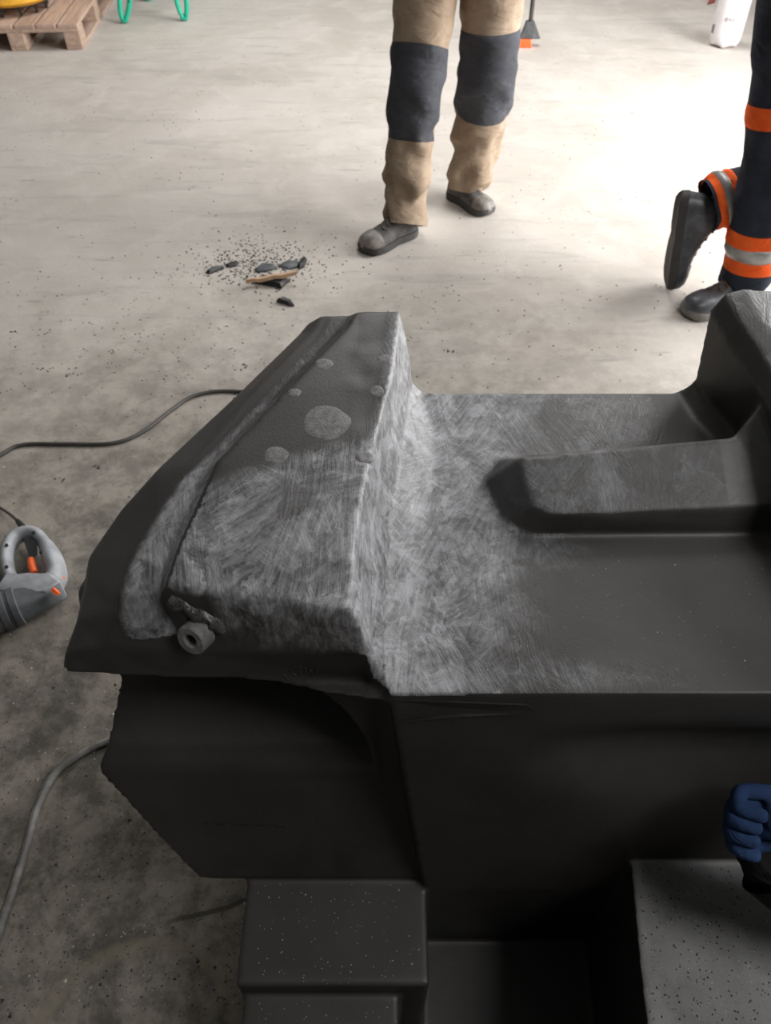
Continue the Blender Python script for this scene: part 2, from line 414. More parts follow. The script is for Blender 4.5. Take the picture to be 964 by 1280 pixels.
# -- arched skirt between the wedge and the right body
arch = [(p.x, p.z) for p in [Py(px, py, .450) for px, py in ((215, 844), (260, 844), (300, 846), (335, 851), (370, 860), (400, 871), (425, 886), (445, 906), (460, 932), (471, 965), (478, 1010))]]
def skirt_y(x, z): return .456 + (z - .83) * .25 if z > .83 else .456 - min(.83 - z, .1) * .10
for (x0, z0), (x1, z1) in zip(arch[:-1], arch[1:]):
    S.hull([(x, y, z) for x, zb in ((x0, z0), (x1 + .0015, z1)) for z in (zb, .852) for y in (skirt_y(x, z), .70)])
S.hull([(x, y, z) for x in (arch[-1][0], .03) for z in (arch[-1][1], .845) for y in (skirt_y(x, z), .70)])
# -- lower left body, flaring to a crease and tapering below it
lv = [(.86, -.25, .80), (.78, -.335, .72), (.72, -.360, .63), (.67, -.365, .535), (.635, -.374, .475), (.615, -.385, .457), (.60, -.388, .452), (.58, -.382, .449), (.47, -.335, .42), (.36, -.288, .394), (.335, -.272, .40), (.325, -.25, .43)]
S.loft([[Vector((x, y, min(z, .842))), Vector((.0 if z > .8 else .08, y, min(z, .842))), Vector((.0 if z > .8 else .08, .93, min(z, .842))), Vector((-.10 if z > .7 else -.17, .93, min(z, .842)))] for z, x, y in lv])
# -- foot block with its step
S.hull([(x, y, z) for x in (-.212, .062) for y in (.252, .90) for z in (0, .35)])
S.hull([(x, y, z) for x in (-.205, .020) for y in (.06, .40) for z in (0, .305)])
# -- right body: front face grid down to the floor
cols = [0, .05, .10] + [.12 + .02 * i for i in range(10)] + [.40, .60, .84]
rows = [.85, .845] + [.83 - .015 * i for i in range(20)] + [.50, .45, .35, .0]
def front_y(x, z):
    y = .428 - (.85 - z) * .095
    dent = float(sstep(.12, .30, np.array(x))) * math.exp(-((z - .715) / .052) ** 2)
    if z <= 0: y = .385
    return y + .034 * dent
ringsF = []
for z in rows:
    xl = .003 + (.85 - z) * .112 if z > 0 else .06
    fr = [Vector((max(xl, 0) + c * (1 - .0) if c < .84 else .84, front_y(c, z), z)) for c in cols]
    ringsF.append(fr + [Vector((.84, .955, z)), Vector((-.02, .955, z)), Vector((-.02, .62, z))])
S.loft(ringsF)
# -- right front ledge, rounded corner, and the pocket between the two feet
S.hull([Vector(p) for p in [(.372, .392, .45), (.352, .372, .45), (.335, .25, .45), (.318, .06, .45), (.84, .06, .45), (.84, .45, .45), (.36, .45, .45),
        (.39, .40, 0), (.345, .06, 0), (.84, .06, 0), (.84, .45, 0), (.37, .45, 0)]])
S.hull([(x, y, z) for x in (-.205, .84) for y in (.02, .075) for z in (0, .30)])  # unseen near wall, added to darken the pocket
S.hull([(x, y, z) for x in (.03, .36) for y in (.04, .45) for z in (0, .06)])  # dark slab over the floor, stands in for the pocket's deep shade
# -- cross bar on the deck
S.hull([Pz(652, 573, .915), Pz(667, 572, .917), Pz(925, 547, .925), Pz(655, 597, .905), Pz(690, 643, .884), Pz(668, 632, .888), Pz(1040, 628, .886), Pz(1000, 540, .925),
        Pz(655, 676, .842), Pz(1040, 672, .842), Pz(596, 606, .842), Pz(622, 660, .842), Vector((.16, .81, .842)), Vector((.56, .84, .842))])
# -- bar rising into the right block
S.hull([Pz(915, 549, .92), Pz(938, 530, .94), Pz(964, 492, .975), Pz(1010, 470, .985), Pz(964, 628, .886), Pz(1060, 610, .90), Pz(1060, 520, .95),
        Vector((.50, .84, .84)), Vector((.62, .84, .84)), Vector((.62, .62, .84)), Vector((.51, .66, .84))])
# -- right wedge block
RT = [(.962, .476, .462, 1.028, .80), (.90, .484, .468, 1.022, .80), (.80, .512, .484, 1.012, .80), (.70, .514, .496, 1.0, .80), (.58, .510, .510, .978, .82), (.47, .504, .522, .957, .83), (.43, .494, .528, .90, .84)]
S.loft([[Vector((b, y + .002, .80)), Vector((b, y, .845)), Vector((b, y, .88)), Vector((t, y, z - .035)), Vector((t + .012, y, z - .008)), Vector((t + .035, y, z)), Vector((o - .10, y, z - .012)), Vector((o, y, z - .09)), Vector((o + .02, y, .80)), Vector((b + .01, y, .79))] for y, b, t, z, o in RT])
for (y0, b0, *_), (y1, b1, *_) in zip(RT[:3], RT[1:4]):
    S.hull([(b - d, y, z) for y, b in ((y0 - .004, b0), (y1, b1)) for d, z in ((.026, .846), (.010, .853), (-.004, .872), (-.004, .84))])
# small nub under the lip on the outer left side
S.lathe([(.0, -.012), (.014, -.010), (.016, 0), (.014, .010), (0, .012)], Matrix.Translation(Pz(112, 742, .842)) @ Matrix.Rotation(math.radians(90), 4, 'Y'), 16)

tmp = link('tmp', S.mesh('tmp', smooth=False))
md = tmp.modifiers.new('r', 'REMESH'); md.mode = 'VOXEL'; md.voxel_size = .0034; md.adaptivity = 0
sm = tmp.modifiers.new('s', 'SMOOTH'); sm.factor = .5; sm.iterations = 11
dg = bpy.context.evaluated_depsgraph_get()
shell_me = bpy.data.meshes.new_from_object(tmp.evaluated_get(dg), depsgraph=dg)
bpy.data.objects.remove(tmp)
shell_me.name = 'moulded_shell'
nv = len(shell_me.vertices)
co = np.empty(nv * 3); shell_me.vertices.foreach_get('co', co); co = co.reshape(-1, 3)
no = np.empty(nv * 3); shell_me.vertex_normals.foreach_get('vector', no); no = no.reshape(-1, 3)
# hand planing: shallow chatter along the near top edge of the wedge, dents and ripples on worked faces
fx, fy, fz = co.T
nz = np.array([mnoise.noise(Vector((a * 28, b * 28, c * 28))) for a, b, c in co[::1]]) if nv < 900000 else np.zeros(nv)
edge = np.exp(-((fy - .47) / .018) ** 2) * sstep(-.19, -.15, fx) * (1 - sstep(0., .02, fx)) * sstep(.87, .90, fz)
disp = edge * (nz * .0055 + .0009 * np.sin(fx * 640 + nz * 9))
wallm = sstep(-.06, -.03, fx) * (1 - sstep(.10, .22, fx)) * sstep(.835, .85, fz) * sstep(.42, .44, fy)
disp += wallm * nz * .0022
barm = (fz > .86) * sstep(.15, .17, fx) * (1 - sstep(.25, .35, fx)) * (fy > .62) * (fy < .80)
disp += barm * nz * .002
co += no * disp[:, None]
shell_me.vertices.foreach_set('co', co.ravel())
# where it has been planed grey
up = no[:, 2]
def blob(x, y, rx, ry): return np.exp(-(((fx - x) / rx) ** 2 + ((fy - y) / ry) ** 2))
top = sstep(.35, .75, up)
sc = np.zeros(nv)
E0, E1 = Pz(*SEC[0][4]), Pz(*SEC[6][4])
grooveX = np.interp(fy, [Pz(*s[4]).y for s in SEC[::-1]], [Pz(*s[4]).x for s in SEC[::-1]])
innerX = np.interp(fy, [Pz(*s[5]).y for s in SEC[::-1]], [Pz(*s[5]).x for s in SEC[::-1]])
panel = (fx > grooveX + .001) * (fx < innerX + .012) * sstep(.925, .935, fz) * top
line = .655 + (fx - (-.16)) * .42
near = 1 - sstep(-.02, .015, fy - line)
sc = np.maximum(sc, panel * (.70 * near + .03 * (1 - near)))
rim = panel * np.exp(-((fy - .478 + (fx + .2) * .10) / .010) ** 2)
sc = np.maximum(sc, rim * 1.05)
sc = np.maximum(sc, panel * .45 * sstep(-.03, .0, fx - innerX))
inner = (fx > innerX - .004) * (fx < .09) * (fz > .846) * (fy > .425) * sstep(-.2, .05, no[:, 0] + up)
sc = np.maximum(sc, inner * 1.0 * sstep(.975, .95, fz) if False else inner * 1.0)
deck = (fx > .0) * (fz > .84) * (fz < .875) * top * (fy < .96)
sc = np.maximum(sc, deck * (.80 * (1 - sstep(.10, .24, fx + (fy - .55) * -.12)) ))
sc = np.maximum(sc, deck * .62 * blob(.20, .63, .07, .035)); sc = np.maximum(sc, deck * .5 * blob(.22, .45, .12, .025))
sc = np.maximum(sc, deck * .42 * (fy > .78) * (1 - sstep(.36, .46, fx)))
sc = np.maximum(sc, (fz > .876) * (fx > .15) * (fx < .60) * (fy > .60) * (fy < .83) * top * (.42 - .2 * sstep(.3, .45, fx)))
railw = np.interp(fy, [.47, .55, .68, .80, .95], [.060, .050, .030, .028, .036])
rail = (fx < grooveX - .004) * (fz > .88) * sstep(.2, .5, up) * sstep(-.018, .004, fx - grooveX + railw) * (fy > .478)
sc = np.maximum(sc, rail * (.66 * (1 - sstep(.66, .73, fy)) + .34 + .3 * blob(-.19, .74, .06, .05)))
sc = np.maximum(sc, (fx > .48) * (fz > .97) * top * .34)
fe = (fy < .50) * (fy > .43) * (fx < .012) * sstep(-.20, -.165, fx) * sstep(.882, .925, fz + nz * .012) * .74
sc = np.maximum(sc, fe)
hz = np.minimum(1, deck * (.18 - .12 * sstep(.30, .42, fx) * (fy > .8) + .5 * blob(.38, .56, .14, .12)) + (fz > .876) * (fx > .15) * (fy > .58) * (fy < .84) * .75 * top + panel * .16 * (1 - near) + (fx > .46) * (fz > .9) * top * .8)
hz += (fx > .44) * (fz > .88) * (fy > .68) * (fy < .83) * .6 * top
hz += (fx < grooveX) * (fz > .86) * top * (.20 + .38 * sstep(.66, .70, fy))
hz += ((fz > .43) & (fz < .46) & (fx > .3)) * top * 2.0 + ((fz > .34) & (fz < .36) & (fx < .1)) * top * .32 + ((fz > .29) & (fz < .31)) * top * .28  # sanded right ledge painted paler for its light, left ledge darker for its shade
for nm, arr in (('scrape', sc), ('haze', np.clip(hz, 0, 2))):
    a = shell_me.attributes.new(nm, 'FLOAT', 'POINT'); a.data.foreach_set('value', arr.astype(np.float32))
shell_me.polygons.foreach_set('use_smooth', [True] * len(shell_me.polygons))
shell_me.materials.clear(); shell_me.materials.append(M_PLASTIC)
mould = thing('plastic_moulding', 'large black plastic moulding with planed grey faces standing in the foreground', 'plastic moulding', (.22, .6, 0))
def adopt(o, parent):
    o.parent = parent; o.matrix_parent_inverse = Matrix.Translation(parent.location).inverted() if not parent.parent else (Matrix.Translation(parent.parent.location)).inverted(); return o
def build_in(mb, name, mat, parent, **k):
    """world-space mesh hung under a thing whose Empty only has a location"""
    o = mb.build(name, mat, None, **k); o.parent = parent
    o.matrix_parent_inverse = parent.matrix_world.inverted(); return o
bpy.context.view_layer.update()
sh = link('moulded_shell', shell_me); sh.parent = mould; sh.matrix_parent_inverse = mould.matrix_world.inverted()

# BVH of the shell to set small parts on its surface
from mathutils.bvhtree import BVHTree
bvh = BVHTree.FromPolygons([Vector(c) for c in co], [tuple(p.vertices) for p in shell_me.polygons])
def hit(px, py):
    r = ray(px, py).normalized(); h = bvh.ray_cast(Vector((0, 0, CAM_H)), r)
    return h[0], h[1]
# sanded plugs in the top panel
for (px, py, rad, sq) in ((408, 528, .0295, .8), (345, 569, .0145, .8), (471, 489, .0095, .9), (368, 491, .0085, .9), (456, 571, .010, .9), (480, 448, .009, .9), (405, 455, .012, .9)):
    p, nn = hit(px, py)
    if p is None: continue
    q = nn.to_track_quat('Z', 'Y').to_matrix().to_4x4()
    mb = MB(); rings = []
    k0 = RNG.random() * 6
    for rr, zz in ((1, -.002), (.99, .0), (.93, .0003), (.5, .0004)):
        rings.append([Matrix.Translation(p) @ q @ Vector((rad * rr * math.cos(a) * (1 + .07 * math.sin(3 * a + k0) + .03 * math.sin(7 * a)), rad * rr * math.sin(a) * (1 + .05 * math.cos(2 * a + k0)), zz)) for a in [2 * math.pi * i / 28 for i in range(28)]])
    mb.loft(rings); o = build_in(mb, 'plug', M_PLUG, mould); o['label'] = 'sanded grey round plug'
# threaded bushing standing out of the near face
p, nn = hit(248, 792)
ax = Vector((-.38, -.84, .30)).normalized()
q = Matrix.Translation(p + ax * .002) @ ax.to_track_quat('Z', 'Y').to_matrix().to_4x4()
ro, ri, ln = .0180, .0068, .013
bush = build_in(MB().lathe([(ri, -.012), (ro, -.012), (ro, ln - .002), (ro - .002, ln), (ri + .002, ln), (ri, ln - .002), (ri, -.012)], q, 36), 'bushing', M_BUSH, mould); bush['label'] = 'worn grey threaded insert with a bore'
o = build_in(MB().lathe([(0, -.010), (ri, -.010), (ri, .004), (0, .004)], q, 20), 'bore', M_HOLE, mould)
# torn curl of plastic above it
path = [hit(x, y)[0] + Vector((0, -.001, .003)) for x, y in ((214, 748), (228, 757), (243, 766), (258, 772), (270, 779), (280, 792))]
pp = V(catmull(path, 16)); fl = []
for i, c in enumerate(pp):
    wv = .008 + .003 * math.sin(i * 1.1); t = (pp[min(i + 1, 15)] - pp[max(i - 1, 0)]).normalized()
    a = t.cross(Vector((0, -.5, .85))).normalized(); b = a.cross(t).normalized()
    j = [mnoise.noise(Vector((i * .6, k, 3.1))) * .003 for k in range(6)]
    fl.append([c + a * (-wv + j[0]), c + a * (-wv * .4) + b * (.0015 + j[1] * .6), c + a * (wv * .5) + b * (.001 + j[2] * .6), c + a * (wv + j[3]) - b * .004, c + a * wv * .5 - b * .004, c - a * wv * .6 - b * .004])
o = build_in(MB().loft(fl), 'torn_flap', M_FLAP, mould); o['label'] = 'glossy torn strip of melted plastic'
# thin welded patch folded over the near edge of the deck
outline = [(487, 873), (560, 876), (658, 880), (669, 886), (648, 891), (585, 894), (520, 899), (498, 902), (489, 893)]
fa, fb = [], []
for (x, y) in outline:
    p, nn = hit(x, y); fa.append(p + Vector((0, -.0022, .0006))); fb.append(p + Vector((0, .004, 0)))
o = build_in(MB().loft([fb, fa]), 'edge_patch', M_BLACKP, mould, smooth=False); o['label'] = 'thin welded strip over the deck edge'
# dark disc on the right block wall, at the frame's edge
p, nn = hit(962, 562)
if p is not None:
    q = Matrix.Translation(p + Vector((.012, 0, .0))) @ Vector((-.75, -.45, .5)).normalized().to_track_quat('Z', 'Y').to_matrix().to_4x4()
    build_in(MB().lathe([(0, -.01), (.030, -.01), (.032, .004), (.029, .0075), (.022, .008), (0, .006)], q, 30), 'dark_disc', M_HOLE, mould)
# faint moulded lettering on the lower left body, too worn to read: a row of raised dashes
mb = MB()
for i in range(22):
    if i == 6: continue
    px = 258 + i * 4.6; p, nn = hit(px, 1029 + .6 * math.sin(i * 2.3) + i * .2)
    if p is None: continue
    mb.box(p, (.0026 + .0012 * math.sin(i * 5.1), .0014, .0045 + .002 * math.cos(i * 3.3)))
o = build_in(mb, 'embossed_marking', M_HOLE, mould, smooth=False); o['kind'] = 'stuff'; o['label'] = 'worn row of moulded characters'

# faint pencil scribble on the near face of the wedge
M_PENCIL = simple('pencil_line', (.062, .058, .052), .5)
def stroke(pts):
    q = [hit(x, y)[0] + Vector((0, -.0006, .0003)) for x, y in pts]
    return MB().tube(V(catmull(q, 14)), .00045, 5)
mb = MB()
for pts in (((362, 829), (356, 834), (355, 842), (361, 849)), ((372, 833), (366, 835), (365, 841), (371, 844)), ((376, 832), (376, 845)), ((382, 834), (385, 844), (389, 836), (392, 845), (398, 833)), ((395, 841), (401, 837))):
    k_ = stroke(pts); mb.add(k_.v, k_.f)
o = build_in(mb, 'pencil_scribble', M_PENCIL, mould); o['label'] = 'faint hand-drawn scribble'

# crumbs lying on the moulding's ledges
mb = MB(); r2 = random.Random(3)
def chip(mb, p, s, r):
    R = Matrix.Rotation(r.random() * 6.28, 3, 'Z')
    vs = [R @ Vector(v) * s for v in ((1, 0, 0), (-.5, .8, 0), (-.6, -.7, 0), (.1, .05, .55))]
    mb.add([v + p for v in vs], [(0, 2, 1), (0, 1, 3), (1, 2, 3), (2, 0, 3)])
for i in range(420):
    if i < 150: px, py = r2.uniform(318, 525), r2.uniform(1105, 1278)
    elif i < 300: px, py = r2.uniform(800, 962), r2.uniform(1085, 1278)
    else: px, py = r2.uniform(500, 962), r2.uniform(690, 870)
    p, nn = hit(px, py)
    if p is None or nn.z < .8: continue
    chip(mb, p, r2.uniform(.0006, .0014) * (1.8 if r2.random() < .08 else 1) * (.6 if i >= 300 else 1), r2)
o = mb.build('pale_swarf', M_PALE, None, smooth=False); tag(o, 'pale plastic crumbs scattered over the ledges of the black moulding', 'swarf', None, 'stuff')
mb = MB()
for i in range(260):
    px, py = r2.uniform(800, 962), r2.uniform(1085, 1278)
    p, nn = hit(px, py)
    if p is None or nn.z < .8: continue
    chip(mb, p, r2.uniform(.0008, .0022), r2)
o = mb.build('dark_swarf', M_BLACKP, None, smooth=False); tag(o, 'black plastic crumbs scattered over the lit lower ledge', 'swarf', None, 'stuff')
# ------------------------------------------------------------------ people
def apply_skin(verts, edges, radii, name, sub=2):
    me = bpy.data.meshes.new(name); me.from_pydata([tuple(v) for v in verts], edges, [])
    o = bpy.data.objects.new('tmp', me); COL.objects.link(o)
    sk = o.modifiers.new('skin', 'SKIN'); sk.use_smooth_shade = True
    layer = me.skin_vertices[0].data if me.skin_vertices else None
    if layer is None:
        bpy.context.view_layer.objects.active = o
        bm = bmesh.new(); bm.from_mesh(me); bm.verts.layers.skin.verify(); bm.to_mesh(me); bm.free()
        layer = me.skin_vertices[0].data
    for i, r in enumerate(radii):
        layer[i].radius = (r, r) if not isinstance(r, tuple) else r
    layer[0].use_root = True
    ss = o.modifiers.new('sub', 'SUBSURF'); ss.levels = sub; ss.render_levels = sub
    dg = bpy.context.evaluated_depsgraph_get()
    m2 = bpy.data.meshes.new_from_object(o.evaluated_get(dg), depsgraph=dg); m2.name = name
    bpy.data.objects.remove(o)
    m2.polygons.foreach_set('use_smooth', [True] * len(m2.polygons))
    return m2

class Skel:
    def __init__(s): s.v = []; s.e = []; s.r = []; s.ix = {}
    def pt(s, name, p, r, to=None):
        s.ix[name] = len(s.v); s.v.append(Vector(p)); s.r.append(r)
        if to: s.e.append((s.ix[to], s.ix[name]))
    def chain(s, start, pts, rads, tagn):
        prev = start
        for i, (p, r) in enumerate(zip(pts, rads)):
            s.pt(tagn + str(i), p, r, prev); prev = tagn + str(i)
        return prev
    def mesh(s, name, sub=2): return apply_skin(s.v, s.e, s.r, name, sub)

def in_world(o, parent):
    o.parent = parent; o.matrix_parent_inverse = parent.matrix_world.inverted(); return o

def leg_rings(path, rads, face, seed, n=52, seg=36, folds=((.0, .012), (1, .004)), flat=1.0):
    """tapering trouser leg with folds: path bottom -> top"""
    pts = V(catmull(path, n)); out = []
    rr = np.interp(np.linspace(0, len(rads) - 1, n), range(len(rads)), rads)
    for i, p in enumerate(pts):
        t = (pts[min(i + 1, n - 1)] - pts[max(i - 1, 0)]).normalized()
        f = (face - t * face.dot(t)).normalized(); sd = t.cross(f).normalized()
        u = i / (n - 1)
        amp = np.interp(u, [a for a, _ in folds], [b for _, b in folds])
        ring = []
        for k in range(seg):
            a = 2 * math.pi * k / seg
            d = f * math.cos(a) + sd * math.sin(a)
            w = mnoise.noise(Vector((math.cos(a) * 1.1 + seed, math.sin(a) * 1.1, u * 11 + .8 * math.sin(a + seed))))
            w2 = math.sin(u * 34 + 2.6 * math.sin(a * 1.0 + seed) + w * 4)
            r = rr[i] * (1 - .06 * abs(math.cos(a))) + amp * (w * 1.35 + w2 * .42)
            ring.append(p + d * r)
        out.append((ring, d))
    return [r for r, _ in out], pts

def shell_patch(rings, i0, i1, k0, k1, off, seg):
    """closed cloth panel lying on part of a leg"""
    mb = MB(); ks = list(range(k0, k1 + 1)); outer, innr = [], []
    full = (k1 - k0) >= seg - 1
    for i in range(i0, i1 + 1):
        c = sum(rings[i], Vector()) / seg
        o_, n_ = [], []
        for k in (range(seg) if full else ks):
            p = rings[i][k % seg]; d = (p - c).normalized()
            e = off if i0 < i < i1 and (full or k0 < k < k1) else off * .3
            o_.append(p + d * e); n_.append(p - d * .004)
        outer.append(o_); innr.append(n_)
    if full:
        return mb.loft([innr[0]] + outer + [innr[-1]], cap=False)
    ring = [o_ + n_[::-1] for o_, n_ in zip(outer, innr)]
    return mb.loft(ring)

def make_shoe(root, M, L, mats, boot=False, names=('shoe', 'sole')):
    """heel at 0, toe at +x, up +z, in M"""
    up_, cap_, sole_, lace_ = mats
    s_ = [0, .03, .08, .16, .25, .34, .44, .54, .64, .74, .84, .92, .97, 1.0]
    wd = [.011, .023, .032, .037, .037, .036, .037, .041, .046, .049, .048, .042, .030, .012]
    hh = [.060, .085, .098, .102, .104, .106, .098, .085, .074, .066, .062, .056, .045, .025]
    if boot: hh = [.034, .078, .115, .142, .146, .140, .115, .094, .080, .071, .067, .061, .050, .028]
    sc_ = L / .31 * (1.0 if boot else 1.16)
    rings = []
    for s, wv, h in zip(s_, wd, hh):
        r = []
        for k in range(17):
            a = math.pi * k / 16
            c = math.cos(a); sn = math.sin(a)
            x = s * L; y = wv * sc_ * 1.05 * math.copysign(abs(c) ** .62, c) * (1 - .25 * sn ** 3 * (1 if s < .5 else .4))
            z = .018 * sc_ + (h - .018) * sc_ * sn ** .75
            r.append(M @ Vector((x, y, z)))
        rings.append(r)
    shoe = in_world(MB().loft(rings).build(names[0], up_, None, angle=75), root)
    # sole slab following the outline
    o1, o2, o3 = [], [], []
    pts = [(s * L, wv * sc_ * 1.12 + .002) for s, wv in zip(s_, wd)]
    outl = [(x, y) for x, y in pts] + [(x, -y) for x, y in pts[::-1]]
    def zz(x): return .010 * max(0, (x / L - .8) / .2) ** 2 + (.0 if not .36 * L < x < .52 * L else .004) + (.016 if boot else .003) * max(0, (.10 - x / L) / .10) ** 2
    so = MB().loft([[M @ Vector((x, y, zz(x))) for x, y in outl], [M @ Vector((x * 1.01, y * 1.04, .013 * sc_ + zz(x))) for x, y in outl], [M @ Vector((x, y, .028 * sc_ + zz(x) * .6)) for x, y in outl]])
    sole = so.build(names[1], sole_, None, angle=50); sole.parent = shoe; sole.matrix_parent_inverse = shoe.matrix_world.inverted()
    # toe cap shell
    cr = []
    for s, wv, h in zip(s_[9:], wd[9:], hh[9:]):
        r = []
        for k in range(17):
            a = math.pi * k / 16; c = math.cos(a); sn = math.sin(a)
            r.append(M @ Vector((s * L + .002, wv * sc_ * 1.09 * math.copysign(abs(c) ** .62, c) * (1 - .1 * sn ** 3), .018 * sc_ + (h - .016 + .002) * sc_ * sn ** .75)))
        cr.append(r)
    cap = MB().loft(cr).build('toe_cap', cap_, None, angle=70); cap.parent = shoe; cap.matrix_parent_inverse = shoe.matrix_world.inverted()
    # tongue and laces
    for i in range(4):
        s = .40 + i * .075; h = float(np.interp(s, s_, hh)) * sc_ + .003; wv = float(np.interp(s, s_, wd)) * sc_
        pth = [M @ Vector((s * L + .008 * math.sin(q * 3), math.sin(q) * wv * .62, h - .010 * (1 - math.cos(q)) - .003 * abs(math.sin(q)))) for q in np.linspace(-1.1, 1.1, 7)]
        la = MB().tube(pth, .0035, 6).build('lace', lace_, None); la.parent = shoe; la.matrix_parent_inverse = shoe.matrix_world.inverted()
    return shoe

def shoe_matrix(heel, toe, up=Vector((0, 0, 1))):
    x = (toe - heel).normalized(); y = up.cross(x).normalized(); z = x.cross(y)
    M = Matrix((x, y, z)).transposed().to_4x4(); M.translation = heel; return M

def upper_body(root, hip, face, legs, cloth, armpose, sleeve_mat=None):
    """continuous body with torso, arms, fingers, neck and head; jacket as clothing"""
    sd = face.cross(Vector((0, 0, 1))).normalized(); up = Vector((0, 0, 1))
    def P(s, f, z): return Vector((hip.x, hip.y, 0)) + sd * s + face * f + up * z
    k = Skel()
    k.pt('pelvis', P(0, 0, 1.0), (.13, .10))
    k.pt('waist', P(0, .01, 1.12), (.13, .10), 'pelvis'); k.pt('chest', P(0, .02, 1.34), (.15, .11), 'waist')
    k.pt('neck', P(0, .02, 1.50), .055, 'chest'); k.pt('jaw', P(0, .05, 1.58), .062, 'neck'); k.pt('head', P(0, .045, 1.66), .088, 'jaw'); k.pt('crown', P(0, .035, 1.735), .07, 'head')
    k.pt('nose', P(0, .135, 1.645), .012, 'head')
    for nm, s in (('l', -1), ('r', 1)):
        sh = P(.185 * s, .01, 1.42)
        k.pt('sh' + nm, sh, .058, 'chest')
        el, wr = [P(*v) for v in armpose[nm]]
        k.pt('el' + nm, el, .042, 'sh' + nm); k.pt('wr' + nm, wr, .027, 'el' + nm)
        d = (wr - el).normalized(); pm = wr + d * .06
        k.pt('pa' + nm, pm, (.036, .020), 'wr' + nm)
        sdv = face.cross(d).normalized()
        for j, (o_, ln) in enumerate(((-.027, .065), (-.009, .078), (.009, .074), (.027, .058))):
            a = pm + face * o_ + d * .035
            k.chain('pa' + nm, [a, a + d * ln * .5 + sd * (-.012 * s), a + d * ln + sd * (-.03 * s)], [.010, .009, .0075], 'f%s%d' % (nm, j))
        a = wr + d * .025 + face * .032
        k.chain('pa' + nm, [a, a + d * .03 + face * .018, a + d * .055 + face * .016], [.012, .0105, .0085], 't' + nm)
    for nm, (h_, kn, an) in legs.items():
        k.pt('hip' + nm, h_, .075, 'pelvis'); k.pt('kn' + nm, kn, .052, 'hip' + nm); k.pt('an' + nm, an, .034, 'kn' + nm)
    in_world(link('body', k.mesh('body', 1), M_SKIN), root)
    j = Skel()
    j.pt('pelvis', P(0, 0, 1.10), (.165, .13)); j.pt('waist', P(0, .01, 1.12), (.16, .125), 'pelvis'); j.pt('chest', P(0, .02, 1.34), (.175, .135), 'waist'); j.pt('collar', P(0, .02, 1.49), .075, 'chest')
    for nm, s in (('l', -1), ('r', 1)):
        j.pt('sh' + nm, P(.185 * s, .01, 1.42), .075, 'chest'); el, wr = [P(*v) for v in armpose[nm]]
        j.pt('el' + nm, el, .056, 'sh' + nm); j.pt('wr' + nm, wr - (wr - el).normalized() * .03, .042, 'el' + nm)
    in_world(link('jacket', j.mesh('jacket', 2), cloth), root)
    hb = MB(); c = P(0, .025, 1.70); rings = []
    for a in np.linspace(0.02, 1.75, 9):
        rings.append([c + sd * (math.sin(a) * .092 * math.cos(b)) + face * (math.sin(a) * .108 * math.sin(b) - .012) + up * (math.cos(a) * .105 - (.03 if math.sin(b) < .2 and a > 1.2 else 0)) for b in [2 * math.pi * q / 24 for q in range(24)]])
    in_world(hb.loft(rings).build('hair', M_HAIR, None), root)
    for s in (-1, 1):
        in_world(MB().lathe([(0, -.008), (.016, -.006), (.022, 0), (.016, .006), (0, .008)], Matrix.Translation(P(.083 * s, .03, 1.65)) @ sd.to_track_quat('Z', 'Y').to_matrix().to_4x4(), 14).build('ear', M_SKIN, None), root)
        in_world(MB().lathe([(0, -.012), (.009, -.008), (.012, 0), (.009, .008), (0, .012)], Matrix.Translation(P(.032 * s, .118, 1.67)), 12).build('eye', M_BOTTLE, None), root)
    in_world(MB().tube([P(q, .118 - abs(q) * .3, 1.60) for q in (-.026, -.013, 0, .013, .026)], .006, 8).build('mouth', M_MAROON, None), root)

# ---- worker in tan trousers with charcoal knee panels
pa = thing('person', 'person walking in tan work trousers with charcoal knee panels and grey shoes', 'person', (.25, 3.25, 0))
bpy.context.view_layer.update()
hl, tl = Pz(519, 290, 0), Pz(443, 321, 0); hr, tr = Pz(562, 243, 0), Pz(612, 270, 0)
FA = Vector((0, -1, 0))
SEG = 36
A_an, A_kn, A_hp = Vector((.075, 3.085, .06)), Vector((.118, 3.27, .52)), Vector((.165, 3.42, .93))
B_an, B_kn, B_hp = Vector((.365, 3.43, .06)), Vector((.412, 3.44, .52)), Vector((.405, 3.44, .93))
ra, _ = leg_rings([A_an, A_an.lerp(A_kn, .5) + Vector((.0, .03, 0)), A_kn, A_kn.lerp(A_hp, .5), A_hp], [.088, .090, .104, .112, .135], FA, 1.3, folds=((0, .024), (.3, .016), (.5, .008), (1, .007)))
rb, _ = leg_rings([B_an, B_an.lerp(B_kn, .5) + Vector((.01, .03, 0)), B_kn, B_kn.lerp(B_hp, .5), B_hp], [.088, .108, .118, .118, .135], FA, 4.7, folds=((0, .024), (.3, .014), (.5, .007), (1, .006)))
mb = MB(); mb.loft(ra, cap=False); mb.loft(rb, cap=False)
pelv = []
for z, rx, ry in ((.89, .17, .08), (.93, .20, .12), (.98, .19, .13), (1.04, .18, .125)):
    pelv.append([Vector((.285 + rx * math.cos(q), 3.43 + ry * math.sin(q), z)) for q in [2 * math.pi * i / 32 for i in range(32)]])
mb.loft(pelv)
tro = in_world(mb.build('trousers', M_TAN, None, angle=80), pa)
for rings, i0, i1, k0, k1 in ((ra, 16, 34, -11, 10), (rb, 17, 36, -9, 12)):
    o = shell_patch(rings, i0, i1, k0, k1, .004, SEG).build('knee_panel', M_PADCLOTH, None, angle=80); in_world(o, tro); o['label'] = 'charcoal canvas knee panel'
make_shoe(pa, shoe_matrix(hl, tl), .29, (M_SHOE, M_TOECAP, M_SOLE, M_LACE))
make_shoe(pa, shoe_matrix(hr, tr), .27, (M_SHOE, M_TOECAP, M_SOLE, M_LACE))
